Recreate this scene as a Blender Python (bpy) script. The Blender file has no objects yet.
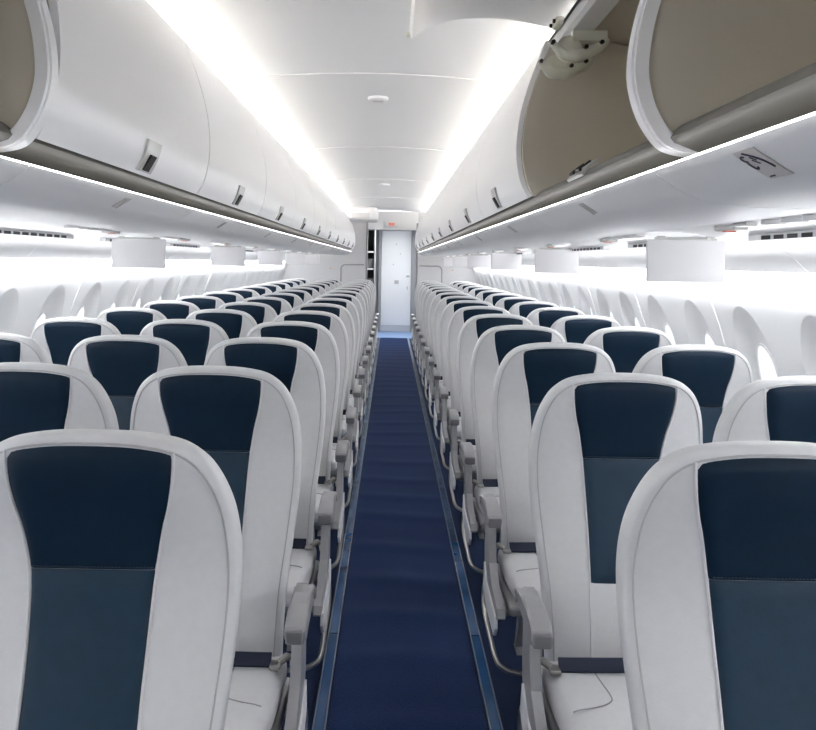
import bpy, bmesh, math, random
from mathutils import Vector, Matrix
random.seed(7)
S = bpy.context.scene
COL = S.collection
PI = math.pi

# ------------------------------------------------------------------ materials
def mat(name, col, rough=.5, metal=0., spec=.5, bump=0., bscale=200., emit=None, estr=0., var=0., vscale=30., coat=0.):
    m = bpy.data.materials.new(name); m.use_nodes = True
    nt = m.node_tree; b = nt.nodes['Principled BSDF']
    b.inputs['Base Color'].default_value = (*col, 1)
    b.inputs['Roughness'].default_value = rough
    b.inputs['Metallic'].default_value = metal
    b.inputs['Specular IOR Level'].default_value = spec
    if coat: b.inputs['Coat Weight'].default_value = coat
    if emit:
        b.inputs['Emission Color'].default_value = (*emit, 1); b.inputs['Emission Strength'].default_value = estr
    tc = nt.nodes.new('ShaderNodeTexCoord')
    if bump:
        n = nt.nodes.new('ShaderNodeTexNoise'); n.inputs['Scale'].default_value = bscale; n.inputs['Detail'].default_value = 3
        bp = nt.nodes.new('ShaderNodeBump'); bp.inputs['Strength'].default_value = bump; bp.inputs['Distance'].default_value = .002
        nt.links.new(tc.outputs['Object'], n.inputs['Vector'])
        nt.links.new(n.outputs['Fac'], bp.inputs['Height']); nt.links.new(bp.outputs['Normal'], b.inputs['Normal'])
    if var:
        n = nt.nodes.new('ShaderNodeTexNoise'); n.inputs['Scale'].default_value = vscale; n.inputs['Detail'].default_value = 4
        r = nt.nodes.new('ShaderNodeValToRGB')
        r.color_ramp.elements[0].position = .3; r.color_ramp.elements[1].position = .7
        r.color_ramp.elements[0].color = (*[max(0, c*(1-var)) for c in col], 1)
        r.color_ramp.elements[1].color = (*[min(1, c*(1+var)) for c in col], 1)
        nt.links.new(tc.outputs['Object'], n.inputs['Vector'])
        nt.links.new(n.outputs['Fac'], r.inputs['Fac']); nt.links.new(r.outputs['Color'], b.inputs['Base Color'])
    return m

M = {}
M['leather'] = mat('white_leather', (.65, .65, .66), .42, bump=.12, bscale=260, var=.02, vscale=60)
M['piping'] = mat('grey_piping', (.46, .46, .47), .5)
M['wpiping'] = mat('white_piping', (.72, .72, .73), .45)
M['seam'] = mat('seam_thread', (.30, .30, .32), .6)
M['navy'] = mat('navy_leather', (.0045, .016, .034), .48, bump=.15, bscale=240, var=.08, vscale=40, spec=.14)
M['thread'] = mat('navy_thread', (.03, .055, .085), .6)
M['navyback'] = mat('navy_leather_back', (.0075, .028, .054), .44, bump=.15, bscale=240, var=.08, vscale=40, spec=.3)
M['belt'] = mat('navy_webbing', (.005, .011, .035), .7, bump=.3, bscale=500)
M['plastic'] = mat('white_plastic', (.87, .87, .88), .38)
M['ceil'] = mat('ceiling_white', (.87, .875, .885), .5)
M['wall'] = mat('sidewall_white', (.88, .885, .895), .5, bump=.03, bscale=120)
M['seamline'] = mat('panel_seam', (.88, .88, .88), .5)
M['armgrey'] = mat('silver_grey_plastic', (.36, .36, .37), .33, metal=.2)
M['armcap'] = mat('light_grey_pad', (.20, .20, .21), .42)
M['frame'] = mat('painted_frame_grey', (.34, .34, .35), .4, metal=.3)
M['chrome'] = mat('brushed_metal', (.42, .41, .39), .28, metal=1.)
M['dark'] = mat('black_rubber', (.015, .015, .015), .6)
M['beige'] = mat('bin_lining_beige', (.57, .525, .44), .6, bump=.04, bscale=90)
M['sill'] = mat('bin_sill_grey', (.15, .143, .125), .45)
M['latch'] = mat('latch_grey', (.52, .52, .51), .3, metal=.2)
M['hinge'] = mat('hinge_cream', (.66, .65, .54), .4)
M['screw'] = mat('dark_screw', (.03, .025, .02), .4, metal=.6)
M['screen'] = mat('screen_shell_white', (.76, .75, .765), .45)
M['vent'] = mat('vent_slot_dark', (.05, .05, .055), .6)
M['amber'] = mat('sign_orange', (.75, .12, .05), .5)
M['placard'] = mat('placard_grey', (.62, .60, .59), .5)
M['ink'] = mat('placard_ink', (.03, .03, .06), .5)
M['door'] = mat('lavatory_door_white', (.88, .89, .90), .4)
M['kick'] = mat('kick_plate_grey', (.55, .57, .60), .35)
M['galley'] = mat('galley_grey', (.34, .34, .35), .5)
M['galleydark'] = mat('galley_recess', (.10, .095, .09), .6)
M['bulk'] = mat('bulkhead_laminate', (.62, .62, .635), .45)
M['bluefloor'] = mat('galley_floor_blue', (.28, .42, .68), .45)
M['strip'] = mat('marker_strip_blue', (.022, .085, .22), .2, spec=.6, var=.2, vscale=6, coat=.5)
M['stripedge'] = mat('marker_edge_clear', (.20, .24, .32), .25)
M['exit'] = mat('exit_sign_red', (.75, .32, .28), .5, emit=(1, .12, .08), estr=.15)
M['lamp'] = mat('led_strip', (.9, .9, .9), .5, emit=(1, .985, .97), estr=1.)
def lampmat(name, col, s):
    return mat(name, (.9, .9, .9), .5, emit=col, estr=s)
M['cove'] = lampmat('cove_led', (1, .992, .985), 19.)
M['wash'] = lampmat('sidewall_led', (.97, .985, 1), 23.)
M['raillight'] = lampmat('rail_led', (1, .99, 1), 3.5)
M['reading'] = lampmat('reading_lens', (1, .98, .95), 1.5)
M['galleylamp'] = lampmat('galley_lamp', (.97, .985, 1), 13.)

def carpet(name, c0, c1):
    m = bpy.data.materials.new(name); m.use_nodes = True
    nt = m.node_tree; b = nt.nodes['Principled BSDF']
    b.inputs['Roughness'].default_value = .9; b.inputs['Specular IOR Level'].default_value = .15
    b.inputs['Sheen Weight'].default_value = .12; b.inputs['Sheen Tint'].default_value = (.4, .55, 1, 1)
    tc = nt.nodes.new('ShaderNodeTexCoord'); mp = nt.nodes.new('ShaderNodeMapping')
    mp.inputs['Scale'].default_value = (260, 110, 1)
    n = nt.nodes.new('ShaderNodeTexNoise'); n.inputs['Scale'].default_value = 1; n.inputs['Detail'].default_value = 3
    r = nt.nodes.new('ShaderNodeValToRGB')
    r.color_ramp.elements[0].position = .32; r.color_ramp.elements[1].position = .7
    r.color_ramp.elements[0].color = (*c0, 1); r.color_ramp.elements[1].color = (*c1, 1)
    bp = nt.nodes.new('ShaderNodeBump'); bp.inputs['Strength'].default_value = .5; bp.inputs['Distance'].default_value = .003
    L = nt.links.new
    L(tc.outputs['Object'], mp.inputs['Vector']); L(mp.outputs['Vector'], n.inputs['Vector'])
    L(n.outputs['Fac'], r.inputs['Fac']); L(r.outputs['Color'], b.inputs['Base Color'])
    L(n.outputs['Fac'], bp.inputs['Height']); L(bp.outputs['Normal'], b.inputs['Normal'])
    return m
M['carpet'] = carpet('navy_carpet', (.0045, .013, .048), (.014, .034, .112))
M['floor'] = carpet('dark_navy_floor', (.004, .010, .034), (.010, .022, .066))

def glassmat():
    m = bpy.data.materials.new('window_acrylic'); m.use_nodes = True
    nt = m.node_tree; nt.nodes.clear()
    o = nt.nodes.new('ShaderNodeOutputMaterial'); mx = nt.nodes.new('ShaderNodeMixShader')
    t = nt.nodes.new('ShaderNodeBsdfTransparent'); g = nt.nodes.new('ShaderNodeBsdfGlossy')
    t.inputs['Color'].default_value = (.93, .96, .98, 1); g.inputs['Roughness'].default_value = .08
    mx.inputs['Fac'].default_value = .08
    nt.links.new(t.outputs[0], mx.inputs[1]); nt.links.new(g.outputs[0], mx.inputs[2]); nt.links.new(mx.outputs[0], o.inputs[0])
    return m
M['glass'] = glassmat()

# ------------------------------------------------------------------ mesh builder
class MB:
    def __init__(s): s.v = []; s.f = []
    def add(s, vs, fs):
        o = len(s.v); s.v += [tuple(v) for v in vs]; s.f += [tuple(i+o for i in f) for f in fs]; return s
    def box(s, x0, x1, y0, y1, z0, z1):
        v = [(x, y, z) for x in (x0, x1) for y in (y0, y1) for z in (z0, z1)]
        return s.add(v, [(0, 1, 3, 2), (4, 6, 7, 5), (0, 4, 5, 1), (2, 3, 7, 6), (0, 2, 6, 4), (1, 5, 7, 3)])
    def rbox(s, x0, x1, y0, y1, z0, z1, r, n=6, fn=None):
        """rounded box from a subdivided cube whose corners are pushed onto a radius"""
        c = ((x0+x1)/2, (y0+y1)/2, (z0+z1)/2); h = [(x1-x0)/2, (y1-y0)/2, (z1-z0)/2]
        r = min(r, *h)
        idx = {}; vs = []; fs = []
        def ticks(hh):
            inner = hh-r; k = 3
            t = [-hh+r*(1-math.cos(PI/2*i/k))*1.0 for i in range(k)]
            t = [-hh + r*i/k for i in range(k)]
            mid = [-inner + 2*inner*i/n for i in range(n+1)]
            return t + mid + [-a for a in reversed(t)]
        T = [ticks(a) for a in h]
        def vid(p):
            key = tuple(round(a, 6) for a in p)
            if key in idx: return idx[key]
            q = [max(-(h[i]-r), min(h[i]-r, p[i])) for i in range(3)]
            d = [p[i]-q[i] for i in range(3)]
            # spread the tangent so the rounding is even
            l = math.sqrt(sum(a*a for a in d))
            w = [q[i] + (d[i]/l*r if l > 1e-9 else 0) for i in range(3)]
            w = [w[i]+c[i] for i in range(3)]
            if fn: w = fn(*w)
            idx[key] = len(vs); vs.append(w); return idx[key]
        for ax in range(3):
            a, b = (ax+1) % 3, (ax+2) % 3
            for sg in (-1, 1):
                for i in range(len(T[a])-1):
                    for j in range(len(T[b])-1):
                        q = []
                        for (ii, jj) in ((i, j), (i+1, j), (i+1, j+1), (i, j+1)):
                            p = [0, 0, 0]; p[ax] = sg*h[ax]; p[a] = T[a][ii]; p[b] = T[b][jj]; q.append(vid(p))
                        if sg < 0: q.reverse()
                        if len(set(q)) > 2: fs.append(tuple(dict.fromkeys(q)))
        return s.add(vs, fs)
    def tube(s, pts, r, n=8, closed=False, cap=True):
        pts = [Vector(p) for p in pts]; N = len(pts); vs = []; up = None
        for i, p in enumerate(pts):
            a = pts[(i-1) % N] if (closed or i > 0) else p
            b = pts[(i+1) % N] if (closed or i < N-1) else p
            t = (b-a).normalized()
            if up is None:
                up = Vector((0, 0, 1)) if abs(t.z) < .9 else Vector((1, 0, 0))
            sd = t.cross(up).normalized(); up = sd.cross(t).normalized()
            rr = r[i] if isinstance(r, (list, tuple)) else r
            for k in range(n):
                an = 2*PI*k/n; vs.append(p + (sd*math.cos(an)+up*math.sin(an))*rr)
        fs = []
        for i in range(N if closed else N-1):
            j = (i+1) % N
            for k in range(n):
                l = (k+1) % n; fs.append((i*n+k, i*n+l, j*n+l, j*n+k))
        if cap and not closed:
            fs.append(tuple(range(n-1, -1, -1))); fs.append(tuple((N-1)*n+k for k in range(n)))
        return s.add(vs, fs)
    def cyl(s, a, b, r, n=16, r2=None): return s.tube([a, b], [r, r if r2 is None else r2], n)
    def poly_y(s, prof, y0, y1):
        """closed (x,z) polygon pushed along y"""
        n = len(prof)
        v = [(x, y0, z) for x, z in prof]+[(x, y1, z) for x, z in prof]
        return s.add(v, [tuple(range(n)), tuple(range(2*n-1, n-1, -1))]+[(i, i+n, (i+1) % n+n, (i+1) % n) for i in range(n)])
    def poly_x(s, prof, x0, x1):
        n = len(prof)
        v = [(x0, y, z) for y, z in prof]+[(x1, y, z) for y, z in prof]
        return s.add(v, [tuple(range(n)), tuple(range(2*n-1, n-1, -1))]+[(i, i+n, (i+1) % n+n, (i+1) % n) for i in range(n)])
    def sheet_y(s, prof, y0, y1, th, ny=1):
        """open (x,z) polyline of thickness th pushed along y; th goes to the left of travel"""
        n = len(prof); off = []
        for i in range(n):
            a = prof[max(0, i-1)]; b = prof[min(n-1, i+1)]
            dx, dz = b[0]-a[0], b[1]-a[1]; l = math.hypot(dx, dz) or 1
            off.append((prof[i][0]-dz/l*th, prof[i][1]+dx/l*th))
        loop = list(prof)+off[::-1]; m = len(loop); vs = []; fs = []
        for k in range(ny+1):
            y = y0+(y1-y0)*k/ny; vs += [(x, y, z) for x, z in loop]
        for k in range(ny):
            for i in range(m):
                j = (i+1) % m; fs.append((k*m+i, (k+1)*m+i, (k+1)*m+j, k*m+j))
        for i in range(n-1):
            q = (i, i+1, m-2-i, m-1-i); fs.append(q); fs.append(tuple(ny*m+a for a in reversed(q)))
        return s.add(vs, fs)
    def mesh(s, name, m, smooth=True, angle=38):
        me = bpy.data.meshes.new(name); me.from_pydata(s.v, [], s.f); me.update()
        b = bmesh.new(); b.from_mesh(me); bmesh.ops.remove_doubles(b, verts=b.verts, dist=1e-5)
        bmesh.ops.recalc_face_normals(b, faces=b.faces); b.to_mesh(me); b.free()
        me.materials.append(m)
        if smooth:
            for p in me.polygons: p.use_smooth = True
            me.set_sharp_from_angle(angle=math.radians(angle))
        return me
    def build(s, name, m, parent=None, smooth=True, angle=38):
        o = bpy.data.objects.new(name, s.mesh(name, m, smooth, angle)); COL.objects.link(o)
        if parent: o.parent = parent
        return o

def spline(pts, n=6):
    """Catmull-Rom through points of any dimension"""
    out = []; P = [pts[0]]+list(pts)+[pts[-1]]
    for i in range(1, len(P)-2):
        for k in range(n):
            t = k/n; q = []
            for d in range(len(pts[0])):
                a, b, c, e = P[i-1][d], P[i][d], P[i+1][d], P[i+2][d]
                q.append(.5*(2*b+(c-a)*t+(2*a-5*b+4*c-e)*t*t+(3*b-a-3*c+e)*t**3))
            out.append(tuple(q))
    out.append(tuple(pts[-1])); return out

def lerp_table(T, z):
    if z <= T[0][0]: return T[0][1]
    for i in range(len(T)-1):
        a, b = T[i], T[i+1]
        if z <= b[0]:
            t = (z-a[0])/(b[0]-a[0]); return a[1]+(b[1]-a[1])*t
    return T[-1][1]
def smooth_table(T, n=12): return spline(T, n)
def sstep(a, b, x):
    t = max(0, min(1, (x-a)/(b-a))); return t*t*(3-2*t)

def tag(o, label=None, cat=None, group=None, kind=None):
    if label: o['label'] = label
    if cat: o['category'] = cat
    if group: o['group'] = group
    if kind: o['kind'] = kind
    return o
def empty(name, loc, label, cat, group=None):
    o = bpy.data.objects.new(name, None); COL.objects.link(o); o.location = loc; o.empty_display_size = .1
    return tag(o, label, cat, group)
def struct(o): o['kind'] = 'structure'; return o
def kids(o): return [c for c in bpy.data.objects if c.parent == o]
TREE = {}
def copy_tree(o, parent=None):
    c = o.copy(); COL.objects.link(c)
    if parent: c.parent = parent
    for k in TREE[o.name] if o.name in TREE else []: copy_tree(k, c)
    return c
def remember(o):
    TREE[o.name] = kids(o)
    for k in TREE[o.name]: remember(k)

ORD = ['nearest', 'second', 'third', 'fourth', 'fifth', 'sixth', 'seventh', 'eighth', 'ninth', 'tenth', 'eleventh', 'twelfth', 'thirteenth', 'fourteenth', 'fifteenth', 'sixteenth']

# ------------------------------------------------------------------ layout constants
CB = -.105           # centre line of the bins and the ceiling
CW = -.19            # centre line of the fuselage
YF, YB = -1.1, 13.15  # front and aft end of the cabin
BP = 1.15; B0 = .15; NB = 11; BS = {1: .15, -1: .235}      # bin pitch, first bin, count
ROWS = 15; PITCH = .785; Y0 = 1.165

# ------------------------------------------------------------------ floor and carpet
struct(MB().box(-1.95, 1.6, YF, 16.2, -.05, 0).build('floor', M['floor'], smooth=False))
g = MB(); nx, ny = 6, 420
x0, x1, y0, y1 = -.172, .326, YF, 14.62
vs = []; rip = [random.uniform(.33, .52) for _ in range(60)]
cr = [y0]
for a in rip: cr.append(cr[-1]+a)
def ripple(y):
    h = 0
    for c in cr:
        d = abs(y-c)
        if d < .16: h += .009*math.exp(-(d/.06)**2)
    return h
for j in range(ny+1):
    y = y0+(y1-y0)*j/ny
    for i in range(nx+1):
        u = i/nx; vs.append((x0+(x1-x0)*u, y, .006+ripple(y+.03*math.sin(u*4+y))*(.5+.5*math.sin(u*PI))))
g.add(vs, [(j*(nx+1)+i, j*(nx+1)+i+1, (j+1)*(nx+1)+i+1, (j+1)*(nx+1)+i) for j in range(ny) for i in range(nx)])
tag(g.build('aisle_carpet', M['carpet']), 'navy blue carpet runner along the aisle between the seats', 'carpet')
tag(MB().box(-.32, .48, 14.63, 16.0, 0, .008).build('galley_mat', M['bluefloor'], smooth=False),
    'pale blue floor mat at the far end before the white door', 'floor mat')
for xa, xb, side in ((-.218, -.176, 'left'), (.33, .372, 'right')):
    m = MB()
    yy = YF
    while yy < 14.4:
        ye = min(yy+1.02, 14.6); m.box(xa+.005, xb-.005, yy+.003, ye-.003, 0, .010); yy = ye
    t = m.build('floor_marker_strip', M['strip'], smooth=False)
    tag(t, f'blue floor marker strip with clear edges on the {side} edge of the aisle carpet', 'marker strip', 'floor marker strips')
    for xs in (xa, xb-.005):
        MB().box(xs, xs+.005, YF, 14.6, 0, .013).build('edge_rail', M['stripedge'], t, smooth=False)

# ------------------------------------------------------------------ fuselage walls
XR = smooth_table([(-.02, 1.36), (.15, 1.44), (.4, 1.52), (.7, 1.545), (.9, 1.53), (1.04, 1.505), (1.2, 1.457), (1.3, 1.42), (1.4, 1.39), (1.5, 1.365),
                   (1.7, 1.30), (1.9, 1.19), (2.1, 1.02), (2.22, .86), (2.30, .74)])
def wx(z, side): 
    x = lerp_table(XR, z)
    return x if side > 0 else 2*CW-x
WP = .536; W0 = 3.14-WP*5; NW = 24
ZW0, ZW1, ZC = .74, 1.34, 1.045
wn = 0
for side, nm in ((-1, 'wall_left'), (1, 'wall_right')):
    m = MB()
    ya, yb = W0-WP/2, W0-WP/2+WP*NW
    def strip(zs, a, b, n=1):
        vs = [(wx(z, side), a+(b-a)*k/n, z) for k in range(n+1) for z in zs]; L = len(zs)
        m.add(vs, [(k*L+i, k*L+i+1, (k+1)*L+i+1, (k+1)*L+i) for k in range(n) for i in range(L-1)])
    low = [-.02+.76*i/10 for i in range(11)]; mid = [ZW0+(ZW1-ZW0)*i/12 for i in range(13)]; up = [ZW1+(2.30-ZW1)*i/20 for i in range(21)]
    strip(low, YF, 16.2); strip(up, YF, 16.2); strip(mid, YF, ya); strip(mid, yb, 16.2)
    N = 48
    for k in range(NW):
        yc = W0+WP*k
        hh, hw = .25, .162; D = .04
        ang = sorted(set([2*PI*i/N for i in range(N)]+[math.atan2(s2*(zz-ZC), s1*WP/2) % (2*PI) for s1 in (-1, 1) for s2, zz in ((1, ZW0), (1, ZW1))]))
        rings = []
        for lvl in range(9):
            R = []
            for a in ang:
                ca, sa = math.cos(a), math.sin(a)
                rr = min((WP/2)/abs(ca) if abs(ca) > 1e-6 else 9, ((ZW1-ZC) if sa > 0 else (ZC-ZW0))/abs(sa) if abs(sa) > 1e-6 else 9)
                re = 1/math.sqrt((ca/hw)**2+(sa/hh)**2)
                re = min(re, rr*.985)
                if lvl <= 3: r = rr+(re-rr)*lvl/3; d = 0
                else:
                    t = (lvl-3)/5; r = re*(1-.5*t); d = D*math.sin(t*PI/2)
                y, z = yc+r*ca, ZC+r*sa-(.03*t if lvl > 3 else 0)
                R.append((wx(z, side)+side*d, y, z))
            rings.append(R)
        A = len(ang); vs = [p for R in rings for p in R]
        m.add(vs, [(l*A+i, l*A+(i+1) % A, (l+1)*A+(i+1) % A, (l+1)*A+i) for l in range(8) for i in range(A)])
        # pane
        if .9 < yc:
            last = rings[-1]; g = MB()
            inner = [(p[0]+side*.006, yc+(p[1]-yc)*1.02, ZC-.03+(p[2]-ZC+.03)*1.02) for p in last]
            outer = [(p[0]+side*.010, p[1], p[2]) for p in inner]
            g.add(inner+outer, [tuple(range(A)), tuple(range(2*A-1, A-1, -1))]+[(i, (i+1) % A, A+(i+1) % A, A+i) for i in range(A)])
            wn += 1
            w = struct(g.build(f'window_{wn}', M['glass'], smooth=False))
            # shade handle on the lower lip of the reveal
            fr = MB(); fr.tube([(p[0]-side*.001, p[1], p[2]) for p in last], .006, 6, closed=True)
            fr.build('window_frame', M['plastic'], w)
    w = struct(m.build(nm, M['wall'], angle=19))
    for k in range(1, NW, 2):                     # raised joints between the sidewall panels
        y = W0+WP*(k+.5); zs = [.35+(1.5-.35)*i/16 for i in range(17)]; j = MB()
        vs = []
        for z in zs:
            x = wx(z, side); vs += [(x+side*.002, y-.006, z), (x-side*.005, y-.004, z), (x-side*.005, y+.004, z), (x+side*.002, y+.006, z)]
        j.add(vs, [(i*4+a, i*4+a+1, i*4+a+5, i*4+a+4) for i in range(16) for a in range(3)])
        j.build('panel_joint', M['seamline'], w)

fw = [(wx(z, -1), z) for z in [2.30*i/20 for i in range(21)]]+[(wx(z, 1), z) for z in [2.30*i/20 for i in range(20, -1, -1)]]
struct(MB().poly_y(fw, YF-.04, YF).build('wall_front', M['galley'], smooth=False))
# ------------------------------------------------------------------ ceiling
def cz(r): return 2.335-.045*(r/.7)**2 - .35*max(0, abs(r)-.62)**2
m = MB(); R = [-1.0+2.0*i/32 for i in range(33)]
seams = [3.62-2.3*2+2.3*k for k in range(8)]
edges = [YF]+[s for s in seams if YF+.2 < s < YB]+[YB]
for a, b in zip(edges[:-1], edges[1:]):
    m.sheet_y([(CB+r, cz(r)) for r in R], a+.003, b-.003, .012)
struct(m.build('ceiling', M['ceil']))
cel = bpy.data.objects['ceiling']
for s in edges[1:-1]:
    MB().sheet_y([(CB+r, cz(r)-.004) for r in R], s-.012, s+.012, .004).build('ceiling_joint', M['seamline'], cel)
for y in (4.15, 8.75):
    f = empty('ceiling_speaker', (CB+.02, y, cz(0)), 'small round white speaker grille in the ceiling, %s' % ('nearer one' if y < 5 else 'farther one'), 'speaker', 'ceiling speakers')
    MB().tube([(0, 0, .002), (0, 0, -.012), (0, 0, -.02)], [.055, .055, .045], 24).build('bezel', M['plastic'], f)
    g = MB()
    for i in range(-2, 3): g.box(-.028, .028, i*.008-.002, i*.008+.002, -.022, -.0195)
    g.build('grille', M['placard'], f, smooth=False)

# ------------------------------------------------------------------ lamps the cabin has
for side, nm in ((-1, 'left'), (1, 'right')):
    m = MB()
    for k in range(14):
        a = YF+.05+k*1.0; b = min(a+.97, YB-.05)
        xa, xb = CB+side*.83, CB+side*.89
        m.box(min(xa, xb), max(xa, xb), a, b, 2.172, 2.18)
    tag(m.build('cove_light', M['cove'], smooth=False), f'white cove light line between the ceiling and the {nm} bins', 'light', 'cove lights')
    m = MB()
    for k in range(14):
        a = YF+.05+k*1.0; b = min(a+.97, YB-.05)
        xa, xb = (1.346, 1.366) if side > 0 else (2*CW-1.366, 2*CW-1.346)
        m.box(xa, xb, a, b, 1.404, 1.428)
    tag(m.build('wall_wash_light', M['wash'], smooth=False), f'white light line washing down the {nm} window wall', 'light', 'wall wash lights')

# ------------------------------------------------------------------ overhead bins
DOOR = spline([(.538, 1.661), (.514, 1.708), (.501, 1.77), (.498, 1.835), (.507, 1.92), (.527, 2.0), (.550, 2.07), (.587, 2.165)], 5)
HOUSE = [(.59, 1.688), (1.12, 1.665), (1.2, 1.70), (1.23, 1.80), (1.16, 1.98), (.98, 2.12), (.80, 2.158), (.60, 2.158)]
EDGE = spline([(.612, 1.632), (.566, 1.639), (.539, 1.655), (.512, 1.697), (.497, 1.75), (.497, 1.80), (.507, 1.86), (.528, 1.93), (.556, 2.01), (.585, 2.09), (.60, 2.15)], 4)
SILL = [(.66, 1.69), (.602, 1.693), (.576, 1.682), (.561, 1.670), (.554, 1.659), (.561, 1.651), (.606, 1.634), (.66, 1.632)]
def sx(prof, side): return [(CB+side*r, z) for r, z in prof]
def mirror_sheet(prof, side, y0, y1, th, m=None):
    m = m or MB(); return m.sheet_y(sx(prof, side), y0, y1, th*side)
PSU_IN = {1: .886, -1: .97}; PSU_OUT = {1: 1.185, -1: 1.37}
def under(side): return spline([(.549, 1.613), (.555, 1.603), (.576, 1.589), (.622, 1.566), (.72, 1.553), (PSU_IN[side], 1.555)], 4)

def make_bin(side, k, is_open, door_up, trims):
    nm = 'left' if side < 0 else 'right'
    B0 = BS[side]; a = B0+BP*k; b = a+BP
    if is_open:
        lab = {(1, 1): 'open overhead bin on the right with its raised door above the aisle',
               (1, 0): 'open beige-lined overhead bin at the top right corner, nearest the camera',
               (-1, 0): 'open beige-lined overhead bin at the top left corner, nearest the camera'}[(side, k)]
    else:
        lab = f'closed white overhead bin, {ORD[k]} from the camera on the {nm}'
    t = empty('overhead_bin', (0, 0, 0), lab, 'overhead bin', 'overhead bins above the seats')
    t.location = (CB+side*.55, (a+b)/2, 1.6)
    off = Vector(t.location)
    def put(mb, name, mt, parent=None, **kw):
        if parent is None: mb.v = [tuple(Vector(v)-off) for v in mb.v]; return mb.build(name, mt, t, **kw)
        mb.v = [tuple(Vector(v)-off) for v in mb.v]; return mb.build(name, mt, parent, **kw)
    h = MB(); mirror_sheet(HOUSE, side, a+.001, b-.001, -.012, h); put(h, 'housing', M['beige'])
    # white top rail above the opening
    r = MB(); r.poly_y(sx([(.60, 2.172), (.60, 2.128), (.612, 2.120), (.668, 2.120), (.682, 2.132), (.682, 2.172)], side), a+.001, b-.001)
    put(r, 'top_rail', M['plastic'], angle=20)
    s = MB(); s.poly_y(sx(SILL, side), a+.001, b-.001); sl = put(s, 'sill', M['sill'], angle=60)
    u = MB(); mirror_sheet(under(side), side, a+.002, b-.002, .006, u); up = put(u, 'lower_panel', M['plastic'])
    # divider with white edge trim at the far end
    for yy in trims:
        eg = EDGE if not (side > 0 and k == 1) else [(.64, 1.66)]+[(r_+.0165, z_) for r_, z_ in DOOR if z_ > 1.665]
        d = MB(); poly = eg+[(.80, 2.15), (.98, 2.115), (1.155, 1.975), (1.222, 1.80), (1.195, 1.705), (1.12, 1.67), (.61, 1.69)]
        d.poly_y(sx(poly, side), yy-.011, yy+.011); dv = put(d, 'divider', M['beige'], angle=25)
        if side > 0 and k == 1: continue
        e = MB(); mirror_sheet(EDGE, side, yy-.022, yy+.022, -.022, e); mirror_sheet([(r_-.004, z_) for r_, z_ in EDGE], side, yy-.013, yy+.013, -.01, e)
        put(e, 'edge_trim', M['plastic'], dv)
        if k == 0 and yy > a+.1:
            q = MB(); mirror_sheet([(r_+.006, z_) for r_, z_ in EDGE], side, yy+.022, yy+.028, -.02, q); put(q, 'rubber_seal', M['dark'], dv)
    if not is_open:
        d = MB(); mirror_sheet(DOOR, side, a+.004, b-.004, -.016, d); dr = put(d, 'door', M['plastic'])
        l2 = MB(); yc = (a+b)/2
        mirror_sheet([(r_-.007, z_) for r_, z_ in DOOR if 1.662 < z_ < 1.755], side, yc-.052, yc+.052, -.012, l2)
        lo = put(l2, 'latch', M['latch'], dr)
        q = MB(); mirror_sheet([(.526, 1.672), (.504, 1.71)], side, yc-.024, yc+.018, .005, q); put(q, 'latch_slot', M['dark'], lo, smooth=False)
    else:
        # raised door swung up about the top rail
        p0 = DOOR[-1]; ang0 = math.atan2(DOOR[0][1]-p0[1], DOOR[0][0]-p0[0]); tgt = (.188, 2.174); hp = (.655, 2.205)
        ang1 = math.atan2(tgt[1]-hp[1], tgt[0]-hp[0])
        if ang1 > 0: ang1 -= 2*PI
        da = ang1-ang0; c, s_ = math.cos(da), math.sin(da)
        prof = [(hp[0]+(x-p0[0])*c-(z-p0[1])*s_, hp[1]+(x-p0[0])*s_+(z-p0[1])*c) for x, z in DOOR]
        d = MB(); mirror_sheet(prof, side, a+.004, b-.004, -.014, d); dr = put(d, 'door', M['plastic'])
        e = MB(); q = prof[0]; e.cyl((CB+side*(q[0]-.004), b-.03, q[1]-.004), (CB+side*(q[0]-.004), b-.01, q[1]-.004), .006, 10); put(e, 'bumper', M['hinge'], dr)
        # hinge mechanisms
        for yh in (b-.15, a+.15):
          for dy, dx, dz in ((0, 0, 0), (-.17, 0, .008)):
            hx, hz = .594, 2.040+dz
            y = yh + (dy if yh > (a+b)/2 else -dy)
            e = MB()
            X = lambda r_: CB+side*r_
            e.tube([(X(hx-.01), y-.012, hz), (X(hx-.01), y+.012, hz)], .034, 20)
            e.tube([(X(hx-.055), y-.006, hz+.012), (X(hx-.02), y-.006, hz-.018), (X(hx+.015), y-.006, hz-.022), (X(hx+.075), y-.006, hz+.004), (X(hx+.10), y-.006, hz+.025)], [.010, .016, .018, .015, .008], 10)
            e.box(min(X(hx), X(hx+.095)), max(X(hx), X(hx+.095)), y-.016, y+.016, hz+.02, hz+.048)
            hg = put(e, 'hinge', M['hinge'])
            for px, pz in ((.035, .0), (.078, .014), (-.055, .012)):
                q = MB(); q.cyl((X(hx+px), y-.028, hz+pz), (X(hx+px), y-.010, hz+pz), .006, 10); put(q, 'hinge_bolt', M['screw'], hg)
          br = MB(); X = lambda r_: CB+side*r_
          xs = sorted((X(.575), X(.60))); br.rbox(xs[0], xs[1], yh-.05, yh+.02, 2.155, 2.178, .006, 2)
          bk = put(br, 'door_bracket', M['hinge'])
          for yy in (yh-.038, yh+.008):
              q = MB(); q.cyl((X(.568), yy, 2.166), (X(.580), yy, 2.166), .006, 10); put(q, 'hinge_bolt', M['screw'], bk)
        # strike plate on the sill
        yc = (a+b)/2
        e = MB(); mirror_sheet([(.552, 1.660), (.566, 1.680), (.592, 1.698)], side, yc-.075, yc+.075, .007, e)
        st = put(e, 'strike_plate', M['latch'], sl)
        e = MB()
        for yy in (yc-.035, yc+.03):
            e.tube([(CB+side*.548, yy-.022, 1.676), (CB+side*.548, yy+.012, 1.676), (CB+side*.583, yy+.022, 1.702)], .004, 8)
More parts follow.
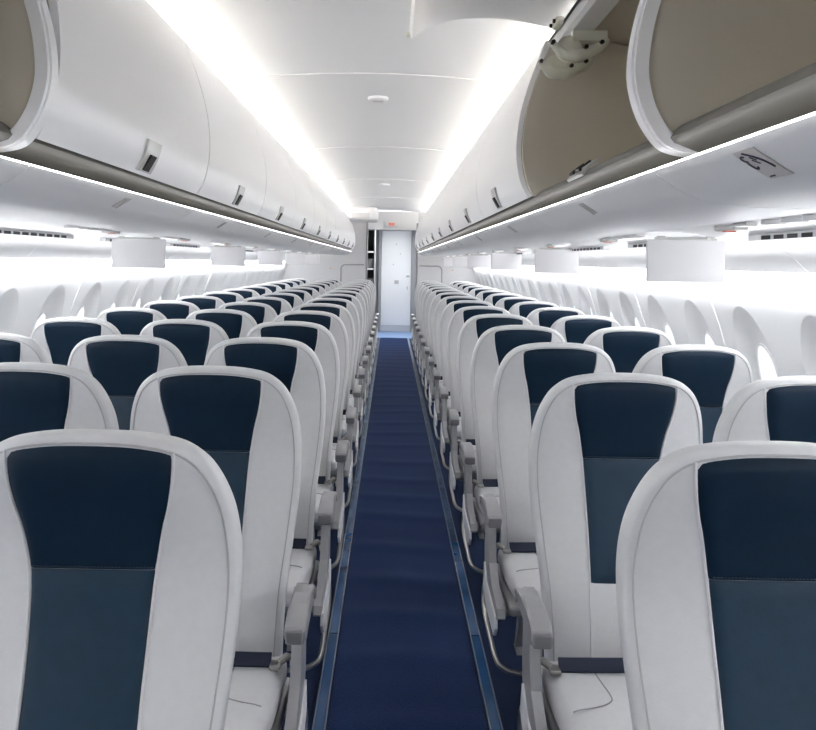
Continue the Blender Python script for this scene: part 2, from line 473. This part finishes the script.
        put(e, 'strike_hook', M['dark'], st)
    # row placard on the lower panel
    pr = under(side)
    yp = (a+b)/2-(.12 if (side, k) == (1, 0) else .02)
    yp = .99 if (side, k) == (1, 0) else (a+b)/2-.02
    if (side, k) == (1, 0):
        big = [q for q in pr if .553 < q[0] < .612]
        e = MB(); mirror_sheet([(x, z-.001) for x, z in big], side, yp-.029, yp+.029, -.0015, e); pl = put(e, 'row_placard', M['placard'], up)
        pl['label'] = 'grey row placard with a dark arc and numeral'
        n = len(big)
        def on(u, v):  # u across the panel 0..1, v along the aisle 0..1
            f = u*(n-1); i = min(n-2, int(f)); t = f-i
            return (CB+side*(big[i][0]*(1-t)+big[i+1][0]*t), yp-.029+.058*v, big[i][1]*(1-t)+big[i+1][1]*t-.004)
        e = MB()
        e.tube([on(.06+.68*q, .62-.50*q-.10*math.sin(q*PI)) for q in [i/10 for i in range(11)]], .0013, 6)
        def glyph3(cu, cv, su, sv):
            pts = []
            for i in range(9):
                an = 2.6-i*(3.9/8); pts.append(on(cu-su*.5-su*.5*math.sin(an), cv+sv*math.cos(an)))
            for i in range(9):
                an = 1.3-i*(3.9/8); pts.append(on(cu+su*.5-su*.5*math.sin(an), cv+sv*math.cos(an)))
            return pts
        e.tube(glyph3(.45, .80, .26, .09), .0011, 6)
        e.tube([on(.42, .56), on(.58, .44)], .0009, 6); e.tube([on(.30, .52), on(.46, .40)], .0009, 6)
        e.tube([on(.92, .80), on(.92, .60)], .001, 6)
        put(e, 'placard_print', M['ink'], pl)
    else:
        big = [q for q in pr if .556 < q[0] < .598]
        e = MB(); mirror_sheet([(x, z-.001) for x, z in big], side, yp-.02, yp+.02, -.0015, e); pl = put(e, 'row_placard', M['placard'], up)
        e = MB(); q0 = big[len(big)//2]; e.tube([(CB+side*big[1][0], yp-.006, big[1][1]-.003), (CB+side*big[-1][0], yp+.008, big[-1][1]-.003)], .002, 6)
        put(e, 'placard_print', M['latch'], pl)
    return t

for side in (-1, 1):
    for k in range(NB):
        op = (k == 0) or (side > 0 and k == 1)
        tr = []; B0 = BS[side]
        if k == 0: tr = [B0+.025, B0+BP-.030]
        if side > 0 and k == 1: tr = [B0+2*BP-.013]
        if k == NB-1: tr = [B0+NB*BP-.026]
        make_bin(side, k, op, op, tr)
# thin light line under each bin rail
for side, nm in ((-1, 'left'), (1, 'right')):
    m = MB()
    for k in range(NB):
        a = BS[side]+BP*k; xs = sorted((CB+side*.548, CB+side*.556))
        m.box(xs[0], xs[1], a+.004, a+BP-.004, 1.6140, 1.6160)
    tag(m.build('rail_light', M['raillight'], smooth=False), f'thin bright light line under the rail of the {nm} bins', 'light', 'bin rail lights')

# ------------------------------------------------------------------ service panels, side trims
tn = 0
for side, nm in ((-1, 'left'), (1, 'right')):
    ri, ro = PSU_IN[side]-.004, PSU_OUT[side]
    za, zb = 1.567, 1.545
    def pz(r): return za+(zb-za)*(r-ri)/(ro-ri)
    for k in range(-1, NB):
        a = BS[side]+BP*k; b = a+BP; c = (a+b)/2
        t = empty('service_panel', (CB+side*(ri+ro)/2, c, 1.55),
                  f'white passenger service panel with air slots under the {ORD[max(k,0)]} {nm} bin' if k >= 0 else f'white passenger service panel overhead beside the camera on the {nm}',
                  'service panel', 'passenger service panels under the bins')
        off = Vector(t.location)
        def put(mb, name, mt, parent=None, **kw):
            mb.v = [tuple(Vector(v)-off) for v in mb.v]; return mb.build(name, mt, parent or t, **kw)
        p = MB(); mirror_sheet([(ri, za), ((ri+ro)/2, (za+zb)/2+.001), (ro, zb)], side, a+.002, b-.002, .008, p); put(p, 'panel', M['plastic'])
        X = lambda r_: CB+side*r_
        # air outlet grille at the outer edge
        e = MB(); r0 = ro-.035; xs = sorted((X(r0), X(r0+.03)))
        e.box(xs[0], xs[1], c-.38, c+.38, pz(r0+.03)-.016, pz(r0)-.0); gr = put(e, 'air_grille', M['plastic'], smooth=False)
        e = MB(); n = 9
        for i in range(n):
            y = c-.32+.64*i/n
            xf = X(r0); e.box(xf-.0015, xf+.0015, y, y+.05, pz(r0+.03)-.0145, pz(r0+.03)-.003)
        put(e, 'air_slot', M['vent'], gr, smooth=False)
        for i in (-1, 0, 1):
            rr = ri+.10; e = MB(); y = c+i*.09-.2
            e.tube([(X(rr), y, pz(rr)+.002), (X(rr), y, pz(rr)-.008), (X(rr), y, pz(rr)-.010)], [.028, .028, .022], 18); bz = put(e, 'reading_light', M['plastic'])
            e = MB(); e.tube([(X(rr), y, pz(rr)-.009), (X(rr), y, pz(rr)-.0115)], .016, 14); put(e, 'lens', M['reading'], bz)
        rr = ri+.12; e = MB(); xs = sorted((X(rr-.02), X(rr+.02))); e.rbox(xs[0], xs[1], c+.10, c+.22, pz(rr)-.010, pz(rr)+.004, .004, 2); sg = put(e, 'cabin_sign', M['placard'])
        e = MB(); e.box(xs[0]+.006, xs[1]-.006, c+.16, c+.18, pz(rr)-.0125, pz(rr)-.009); put(e, 'sign_mark', M['amber'], sg, smooth=False)
        e = MB(); rr = ri+.09; xs = sorted((X(rr-.015), X(rr+.015))); e.rbox(xs[0], xs[1], c-.02, c+.05, pz(rr)-.008, pz(rr)+.003, .003, 2); put(e, 'speaker_grille', M['latch'])
    # outer cove trim panels
    if side > 0: pr = spline([(1.078, 1.552), (1.16, 1.540), (1.25, 1.505), (1.302, 1.462), (1.328, 1.437)], 4)
    else: pr = spline([(-1.473, 1.552), (-1.55, 1.540), (-1.635, 1.505), (-1.682, 1.462), (-1.708, 1.437)], 4)
    m = MB(); 
    for k in range(-1, NB):
        a = max(YF, B0+BP*k+.57-BP*.5); b = a+BP
        m.sheet_y(pr, a+.002, min(YB, b)-.002, .006*side)
    tn += 1
    struct(m.build(f'trim_{tn}', M['plastic']))

# ------------------------------------------------------------------ drop-down screens
sc0 = None
for side, ys in ((1, [2.5, 4.45, 6.4, 8.35, 10.3, 12.2]), (-1, [3.63, 5.62, 7.6, 9.55, 11.5])):
    xc = .955 if side > 0 else -1.19
    nm = 'right' if side > 0 else 'left'
    for i, y in enumerate(ys):
        lab = f'blank white drop-down screen over the {nm} seats, {ORD[i]} from the camera'
        if sc0 is None:
            sc0 = empty('drop_down_screen', (xc, y, 1.546), lab, 'screen', 'drop-down screens')
            MB().rbox(-.126, .126, -.008, .008, -.145, -.008, .004, 2).build('screen_shell', M['screen'], sc0)
            MB().box(-.113, .113, .0075, .010, -.135, -.018).build('display', M['dark'], sc0, smooth=False)
            h = MB(); h.cyl((-.10, 0, -.006), (.10, 0, -.006), .006, 10)
            for xx in (-.08, .08): h.box(xx-.012, xx+.012, -.006, .006, -.01, .004)
            h.build('hinge_mount', M['latch'], sc0)
            remember(sc0)
        else:
            c = copy_tree(sc0); c.location = (xc, y, 1.546); c['label'] = lab

# ------------------------------------------------------------------ aft end: bulkheads, galley, lavatory door
def bulk_poly(xin, side):
    pts = [(xin, 0)]
    zs = [0+2.28*i/20 for i in range(21)]
    pts += [(wx(z, side)-side*.004, z) for z in zs]
    pts += [(xin, 2.30)]
    return pts
for side, xin, nm in ((-1, -.43, 'left'), (1, .455, 'right')):
    b = struct(MB().poly_y(bulk_poly(xin, side), YB+.0, YB+.05).build(f'wall_aft_{nm}', M['bulk'], smooth=False))
    e = MB(); xs = sorted((xin, xin-side*.03)); e.rbox(xs[0], xs[1], YB-.02, YB+.07, 0, 2.12, .01, 2); e.build('edge_post', M['galley'], b)
    e = MB(); r = .08; xo = xin+side*.42; xi = xin+side*.03
    path = [(xi, YB-.006, 1.395)]+[(xo-side*r+side*r*math.sin(a), YB-.006, 1.395-r+r*math.cos(a)) for a in [PI/2*i/6 for i in range(7)]]+[(xo, YB-.006, .5)]
    e.tube(path, .011, 8); e.build('frame_moulding', M['armgrey'], b)
    e = MB(); e.cyl((xin+side*.60, YB-.008, 1.325), (xin+side*.60, YB+.004, 1.325), .018, 16); cap = e.build('call_button_plate', M['hinge'], b)
    e = MB(); e.cyl((xin+side*.60, YB-.013, 1.325), (xin+side*.60, YB-.006, 1.325), .010, 12); e.build('call_button', M['amber'], cap)
# header and end ceiling over the galley
struct(MB().poly_y([(-.43, 2.0), (.455, 2.0), (.455, 2.31), (-.43, 2.31)], YB, YB+.05).build('trim_3', M['plastic'], smooth=False))
struct(MB().box(-1.6, 1.3, YB+.05, 16.2, 2.12, 2.15).build('trim_4', M['ceil'], smooth=False))
struct(MB().box(-1.95, 1.6, 16.15, 16.2, 0, 2.3).build('wall_aft', M['bulk'], smooth=False))
MB().box(-.18, .36, 13.6, 14.9, 2.108, 2.12).build('ceiling_lamp', M['galleylamp'], bpy.data.objects['trim_4'], smooth=False)
ex = empty('exit_sign', (.0, YB-.012, 2.10), 'small red lit sign high on the header over the aisle end', 'sign')
MB().rbox(-.13, .13, -.02, .012, -.06, .045, .012, 3).build('sign_box', M['plastic'], ex)
MB().box(-.05, .05, -.0235, -.019, -.035, .02).build('sign_face', M['exit'], ex, smooth=False)
# ceiling-mounted housing at the aft end
f = empty('ceiling_housing', (-.47, 12.45, 2.235), 'rounded white housing hanging from the ceiling at the aft left', 'ceiling unit')
MB().rbox(-.25, .25, -.35, .35, -.14, .085, .06, 5).build('shell', M['plastic'], f)
MB().rbox(-.16, .12, -.362, -.345, -.10, -.02, .006, 2).build('screen_face', M['bulk'], f)
# lavatory door
d = empty('door_1', (.11, 15.9, 0), None, None); struct(d)
MB().rbox(-.305, .305, 0, .04, .15, 2.10, .008, 2).build('door_leaf', M['door'], d)
MB().rbox(-.305, .305, -.004, .04, .012, .148, .004, 2).build('kick_plate', M['kick'], d)
g = MB()
for i in range(26): g.box(-.27+i*.021, -.27+i*.021+.008, -.008, -.003, .03, .13)
g.build('kick_grille', M['bulk'], d, smooth=False)
MB().rbox(.21, .275, -.012, .004, 1.145, 1.18, .004, 2).build('latch_indicator', M['latch'], d)
hd = MB(); hd.tube([(.235, 0, .95), (.235, -.03, .95), (.235, -.035, .90), (.235, 0, .89)], .008, 8); hd.build('handle', M['latch'], d)
MB().rbox(-.03, .055, -.006, .004, 1.00, 1.075, .003, 2).build('notice_plate', M['latch'], d)
for x, z in ((.08, 1.62), (-.06, 1.40), (.0, 1.82)):
    MB().cyl((x, -.006, z), (x, .004, z), .013, 12).build('hook', M['latch'], d)
for x0_, x1_, mt in ((-.36, -.31, 'galley'), (.31, .40, 'galley')):
    MB().box(x0_, x1_, -.06, .08, 0, 2.12).build('door_frame', M[mt], d, smooth=False)
struct(MB().box(.52, .56, YB+.05, 16.15, 0, 2.12).build('wall_galley_right', M['bulk'], smooth=False))
# galley rack to the left
t = empty('galley_rack', (-.60, 14.6, 0), 'tall grey galley rack with dark shelf recesses left of the white door', 'galley')
off = Vector(t.location)
e = MB(); e.box(-.40, .30, .35, .40, 0, 2.11); e.box(-.40, -.36, -.35, .35, 0, 2.11); e.box(.285, .30, -.35, .35, 0, 2.11); e.box(-.36, .285, -.35, .35, 0, .95); e.box(-.36, .285, -.35, .35, 2.05, 2.11)
e.build('carcass', M['galley'], t, smooth=False)
for z in (1.30, 1.62): MB().box(-.36, .284, -.345, .345, z, z+.025).build('shelf', M['plastic'], t, smooth=False)
MB().box(-.36, .284, .335, .349, .955, 2.045).build('back_panel', M['galleydark'], t, smooth=False)
for z, n in ((.951, 3), (1.326, 3), (1.646, 2)):
    for i in range(n):
        o = MB().rbox(-.10+i*.125, .01+i*.125, -.2, .2, z, z+.24-.03*i, .012, 2).build('storage_box', M['galleydark' if i % 2 else 'frame'])
        o.location = off
        tag(o, 'dark storage box in the %s shelf of the galley rack' % {.951: 'lower', 1.326: 'middle', 1.646: 'upper'}[z], 'box', 'boxes on the %s galley shelf' % {.951: 'lower', 1.326: 'middle', 1.646: 'upper'}[z])

# ------------------------------------------------------------------ passenger seat
WT = smooth_table([(.38, .204), (.5, .207), (.6, .212), (.7, .222), (.8, .231), (.88, .235), (.95, .2335), (1.02, .226), (1.07, .2125), (1.11, .192), (1.136, .165), (1.150, .137), (1.158, .10), (1.1625, .06), (1.164, .02)], 10)
LT = smooth_table([(.34, .0), (.42, .0), (.5, .004), (.6, .024), (.7, .052), (.8, .081), (.88, .099), (.94, .106), (1.0, .100), (1.06, .087), (1.12, .074), (1.18, .064)], 10)
PT = smooth_table([(.62, .096), (.75, .096), (.85, .099), (.93, .104), (1.0, .115), (1.05, .127), (1.10, .1345), (1.15, .136)], 8)
def lean(z): return lerp_table(LT, z)
def contour(x, z):
    a = abs(x)/.235; t = max(0, (a-.42)/.58)
    return .026*t**1.7 + .004*a*a + .010*sstep(1.08, 1.165, z)
def depth(z): return .100-.022*sstep(.95, 1.15, z)
def fy(x, z): return lean(z)+contour(x, z)
def outline():
    L = [(-w, z) for z, w in WT]; return L+[(-x, z) for x, z in reversed(L)]
def inset(P, d):
    out = []; n = len(P)
    for i in range(n):
        a = P[max(0, i-1)]; b = P[min(n-1, i+1)]
        dx, dz = b[0]-a[0], b[1]-a[1]; l = math.hypot(dx, dz) or 1
        out.append((P[i][0]+dz/l*d, P[i][1]-dx/l*d))
    return out
def seat_meshes():
    me = {}
    O = outline(); n = len(O); half = n//2
    layers = [(.0155, 0, 1), (.007, .001, 1), (.002, .006, 1), (0, .013, 1), (0, -.030, 0), (.004, -.014, 0), (.014, -.003, 0), (.030, 0, 0)]
    def ly(x, z, dy, fr):
        if fr: return fy(x, z)+dy
        return max(lean(z)+depth(z)+dy, fy(x, z)+.013+(.030+dy)*.6+.004)
    m = MB(); vs = []
    for d, dy, fr in layers:
        for x, z in inset(O, d): vs.append((x, ly(x, z, dy, fr), z))
    fs = []
    for k in range(len(layers)-1):
        for i in range(n-1): fs.append((k*n+i, k*n+i+1, (k+1)*n+i+1, (k+1)*n+i))
    m.add(vs, fs)
    for d, dy, fr in (layers[0], layers[-1]):
        P = inset(O, d); U = 22; g = []
        for i in range(half):
            (xa, za), (xb, zb) = P[i], P[n-1-i]
            for u in range(U+1):
                x = xa+(xb-xa)*u/U; z = za; g.append((x, ly(x, z, dy, fr), z))
        m.add(g, [(i*(U+1)+u, i*(U+1)+u+1, (i+1)*(U+1)+u+1, (i+1)*(U+1)+u) for i in range(half-1) for u in range(U)])
    me['backrest'] = m.mesh('backrest', M['leather'], angle=70)
    pts = [(x, fy(x, z)-.0015, z) for x, z in inset(O, .0152)]
    me['piping'] = MB().tube(pts[::1], .0018, 6).mesh('piping', M['piping'])
    rim = [(x, z) for x, z in inset(O, .0168) if x >= 0]
    def rimz(x):
        x = abs(x)
        for (xa, za_), (xb, zb_) in zip(rim[:-1], rim[1:]):
            if xa <= x <= xb and xb > xa: return za_+(zb_-za_)*(x-xa)/(xb-xa)
        return rim[0][1] if x < rim[0][0] else rim[-1][1]
    def panel(za, zb, rows, arch=0.):
        g = MB(); vs = []; U = 16
        for i in range(rows+1):
            z0_ = za+(zb-za)*i/rows; p = lerp_table(PT, z0_)*(.985 if arch and i == rows else 1)
            for u in range(-U, U+1):
                x = p*u/U; z = z0_-((i/rows)**2*(zb-rimz(x)) if arch else 0)
                e = min(1-abs(u)/U, i/rows*3, (1-i/rows)*3)
                y = fy(x, z)-.0030-.004*min(1, max(0, e)*6)+ (.005 if (abs(u) == U or (i == rows and arch) or (i == 0 and not arch)) else 0)
                vs.append((x, y, z))
        W = 2*U+1
        g.add(vs, [(i*W+u, i*W+u+1, (i+1)*W+u+1, (i+1)*W+u) for i in range(rows) for u in range(W-1)]); return g
    me['headrest_panel'] = panel(.936, rimz(0), 16, 1).mesh('headrest_panel', M['navy'], angle=80)
    me['back_panel'] = panel(.628, .9355, 20).mesh('back_panel', M['navyback'], angle=80)
    g = MB()
    for s in (-1, 1):
        zz = [.626+(rimz(.13)-.626)*i/30 for i in range(31)]
        g.tube([(s*(lerp_table(PT, z)+.0015), fy(lerp_table(PT, z), z)-.002, z) for z in zz], .0022, 6)
        zz = [.40+(.625-.40)*i/10 for i in range(11)]
        g.tube([(s*.099, fy(.099, z)-.0005, z) for z in zz], .0018, 6)
    me['panel_piping'] = g.mesh('panel_piping', M['wpiping'])
    g = MB()
    for i in range(34):
        x = -.097+.194*i/33; g.box(x, x+.0035, fy(x, .941)-.0085, fy(x, .941)-.004, .9400, .9412)
    me['stitching'] = g.mesh('stitching', M['thread'], smooth=False)
    # cushion
    def cfn(x, y, z):
        top = sstep(.37, .44, z); a = abs(x)/.222
        z2 = z + top*(.010*(1-a**2) - .018*sstep(-.24, -.36, y)*1 - .010*sstep(-.15, .08, y)) + top*.005*sstep(.45, .8, a)*(1-sstep(.8, 1, a))
        return (x*(1-.05*sstep(-.1, -.34, y)), y, z2)
    m = MB(); m.rbox(-.222, .222, -.345, .055, .365, .440, .026, 18, cfn)
    me['seat_cushion'] = m.mesh('seat_cushion', M['leather'], angle=80)
    def ctop(x, y):
        a = abs(x)/.222
        return .440+.010*(1-a**2)-.018*sstep(-.24, -.36, y)-.010*sstep(-.15, .08, y)+.005*sstep(.45, .8, a)*(1-sstep(.8, 1, a))
    pts = [(-.198, -.225), (-.15, -.215), (-.11, -.19), (-.095, -.165), (-.10, -.10), (-.105, -.02)]
    sp = spline(pts, 6); g = MB()
    gm = MB()
    g.tube([(x, y, ctop(x, y)+.0012+.003*sstep(.10, .15, abs(x))) for x, y in sp], .0016, 5); gm.tube([(-x, y, ctop(x, y)+.0012+.003*sstep(.10, .15, abs(x))) for x, y in sp], .0014, 5)
    me['cushion_seam2'] = gm.mesh('cushion_seam', M['seam'])
    me['cushion_seam'] = g.mesh('cushion_seam', M['seam'])
    g = MB(); g.rbox(-.232, .232, -.31, .06, .335, .367, .012, 3); g.cyl((-.235, -.20, .315), (.235, -.20, .315), .022, 14); g.cyl((-.235, .03, .315), (.235, .03, .315), .022, 14)
    me['seat_frame'] = g.mesh('seat_frame', M['frame'])
    def leg(y0_, y1_):
        g = MB(); g.poly_x([(y0_-.02, .33), (y0_+.02, .33), (y1_+.018, .02), (y1_+.04, .0), (y1_-.04, 0), (y1_-.018, .02)], -.012, .012); return g.mesh('leg', M['frame'], smooth=False)
    me['leg_f'] = leg(-.20, -.21); me['leg_r'] = leg(.03, .16)
    # belt
    g = MB(); vs = []; 
    nb = 24
    for i in range(nb+1):
        x = -.192+.384*i/nb; y = -.050+.006*math.cos(i/nb*2*PI); z = .450+.012-.004*math.cos(i/nb*2*PI)
        vs += [(x, y-.010, z-.012), (x, y-.014, z-.006), (x, y+.006, z+.018), (x, y+.010, z+.014)]
    g.add(vs, [(i*4+a, i*4+(a+1) % 4, (i+1)*4+(a+1) % 4, (i+1)*4+a) for i in range(nb) for a in range(4)]+[(0, 1, 2, 3), (nb*4+3, nb*4+2, nb*4+1, nb*4)])
    me['seat_belt'] = g.mesh('seat_belt', M['belt'], angle=60)
    g = MB(); g.box(.035, .058, -.078, -.060, .452, .474); g.box(-.02, -.008, -.078, -.058, .452, .474); me['belt_keeper'] = g.mesh('belt_keeper', M['navy'], smooth=False)
    for s, k in ((-1, 'L'), (1, 'R')):
        g = MB()
        g.rbox(min(s*.19, s*.218), max(s*.19, s*.218), -.07, -.035, .446, .458, .004, 2)
        g.tube([(s*.21, -.05, .455), (s*.228, -.03, .462), (s*.240, -.015, .452), (s*.246, -.01, .425)], [.008, .010, .009, .010], 8)
        g.cyl((s*.236, -.02, .442), (s*.252, -.02, .442), .014, 12)
        me['belt_anchor'+k] = g.mesh('belt_anchor', M['chrome'])
        # aisle armrest
        xc = s*.270; w = .024
        g = MB()
        topc = spline([(.010, .622), (-.015, .636), (-.07, .644), (-.14, .645), (-.195, .638), (-.222, .626)], 5)
        bot = spline([(-.226, .606), (-.216, .590), (-.195, .586), (-.14, .598), (-.07, .604), (-.02, .596), (.010, .602)], 5)
        prof = topc+bot; npf = len(prof)
        cyx = sum(p[0] for p in prof)/npf; cyz = sum(p[1] for p in prof)/npf
        sh = []
        for f, dx in ((.86, -w), (1, -w+.005), (1, w-.005), (.86, w)):
            for (y, z) in prof:
                d_ = (1-f)*.03
                yy = y+(cyx-y)*(1-f)*.25; zz = z+(cyz-z)*(1-f)*1.2
                sh.append((xc+dx, yy, zz))
        fs = [tuple(range(npf)), tuple(range(4*npf-1, 3*npf-1, -1))]
        for l in range(3):
            for i in range(npf): fs.append((l*npf+i, l*npf+(i+1) % npf, (l+1)*npf+(i+1) % npf, (l+1)*npf+i))
        g.add(sh, fs); me['armrest'+k] = g.mesh('armrest', M['armgrey'], angle=45)
        g = MB(); g.rbox(xc-.021, xc+.021, -.232, -.218, .590, .622, .005, 2); me['arm_endcap'+k] = g.mesh('arm_end_cap', M['armcap'])
        xs = s*.259
        g = MB(); g.poly_x([(.010, .63), (-.03, .632), (-.07, .605), (-.082, .56), (-.085, .50), (-.11, .43), (-.18, .385), (-.315, .365), (-.325, .34), (-.30, .325), (-.05, .322), (.0, .36), (.012, .44), (.010, .53)], xs-.013, xs+.013)
        me['side_frame'+k] = g.mesh('side_frame', M['armgrey'], angle=25)
        g = MB(); xo = s*.276; g.poly_x([(-.02, .40), (-.08, .352), (-.30, .335), (-.312, .30), (-.28, .265), (-.08, .275), (.0, .32)], min(xo, xo-s*.006)-.002, max(xo, xo-s*.006)+.002); me['side_shroud'+k] = g.mesh('side_shroud', M['plastic'], angle=25)
        g = MB(); g.cyl((xc-s*.027, -.02, .618), (xc+s*.027, -.02, .618), .014, 14); me['arm_pivot'+k] = g.mesh('arm_pivot', M['chrome'])
        g = MB(); g.tube(spline([(s*.23, .05, .315), (s*.262, .05, .30), (s*.268, .045, .24), (s*.268, 0, .205), (s*.268, -.15, .195), (s*.268, -.27, .19), (s*.25, -.30, .175), (s*.20, -.305, .16), (s*.05, -.305, .15), (-s*.20, -.305, .15)], 5), .0085, 8); me['baggage_bar'+k] = g.mesh('baggage_bar', M['chrome'])
        # inner armrest between seats
        xc = s*.2525
        g = MB(); g.rbox(xc-.016, xc+.016, -.17, .05, .596, .636, .012, 3); g.rbox(xc-.010, xc+.010, -.02, .05, .34, .60, .006, 2)
        me['inner_arm'+k] = g.mesh('armrest', M['armgrey'])
    return me
ME = seat_meshes()
def sub(name, key, parent):
    o = bpy.data.objects.new(name, ME[key]); COL.objects.link(o); o.parent = parent; return o
def make_seat(kind, arm):
    """kind: aisle/inner; arm: -1 arm on the low-x side, +1 on the high-x side"""
    k = 'R' if arm > 0 else 'L'
    t = empty('passenger_seat', (0, 0, 0), 'seat', 'seat', 'rows of passenger seats')
    b = sub('backrest', 'backrest', t); sub('piping', 'piping', b); sub('panel_piping', 'panel_piping', b)
    hp = sub('headrest_panel', 'headrest_panel', t); hp['label'] = 'navy headrest panel'; sub('stitching', 'stitching', hp)
    bp = sub('back_panel', 'back_panel', t); bp['label'] = 'navy back panel'
    c = sub('seat_cushion', 'seat_cushion', t); sub('cushion_seam', 'cushion_seam', c); sub('cushion_seam', 'cushion_seam2', c)
    sub('seat_frame', 'seat_frame', t)
    for key in ('leg_f', 'leg_r'):
        l = sub('leg', key, t); l.location.x = arm*.12
    sb = sub('seat_belt', 'seat_belt', t); sb['label'] = 'navy seat belt'; sub('belt_keeper', 'belt_keeper', sb)
    sub('belt_anchor', 'belt_anchor'+k, sb)
    if kind == 'aisle':
        a = sub('armrest', 'armrest'+k, t); sub('arm_end_cap', 'arm_endcap'+k, a); sub('arm_pivot', 'arm_pivot'+k, a)
        sub('side_frame', 'side_frame'+k, t); sub('side_shroud', 'side_shroud'+k, t); sub('baggage_bar', 'baggage_bar'+k, t)
    else:
        sub('armrest', 'inner_arm'+k, t)
    remember(t); return t
cols = [(-.471, 'aisle', 1, 'aisle seat', 'left'), (-.975, 'inner', 1, 'middle seat', 'left'), (-1.483, 'inner', 1, 'window seat', 'left'),
        (.624, 'aisle', -1, 'aisle seat', 'right'), (1.13, 'inner', -1, 'window seat', 'right')]
protos = {}
for r in range(ROWS):
    for (x, kind, arm, word, sd) in cols:
        if r == 0 and kind == 'inner': continue           # wholly outside the frame
        if r == 1 and (x < -1.3): continue
        key = (kind, arm)
        if key not in protos: o = protos[key] = make_seat(kind, arm)
        else: o = copy_tree(protos[key])
        o.location = (x+(.012*(1 if x > 0 else -1) if r == 0 else 0), Y0+PITCH*r, 0)
        o['label'] = f'white and navy leather {word} in the {ORD[r]} row left of the aisle' if sd == 'left' else f'white and navy leather {word} in the {ORD[r]} row right of the aisle'

# ------------------------------------------------------------------ world, camera, colour
w = bpy.data.worlds.new('World'); S.world = w; w.use_nodes = True
bg = w.node_tree.nodes['Background']; bg.inputs['Color'].default_value = (.93, .96, 1, 1); bg.inputs['Strength'].default_value = 1.2
cam = bpy.data.objects.new('camera', bpy.data.cameras.new('camera')); COL.objects.link(cam)
cam.data.sensor_width = 36; cam.data.lens = 36*770/816
cam.data.shift_x = 17/816; cam.data.shift_y = -103/816
cam.data.clip_start = .02
cam.matrix_world = Matrix.Translation((0, 0, 1.45)) @ Matrix.Rotation(PI/2, 4, 'X') @ Matrix.Rotation(math.radians(1.0), 4, 'Z')
S.camera = cam
S.view_settings.view_transform = 'Standard'; S.view_settings.look = 'None'; S.view_settings.gamma = 1
S.view_settings.exposure = 0.43
S.view_settings.use_curve_mapping = False
S.cycles.diffuse_bounces = 8; S.cycles.max_bounces = 12
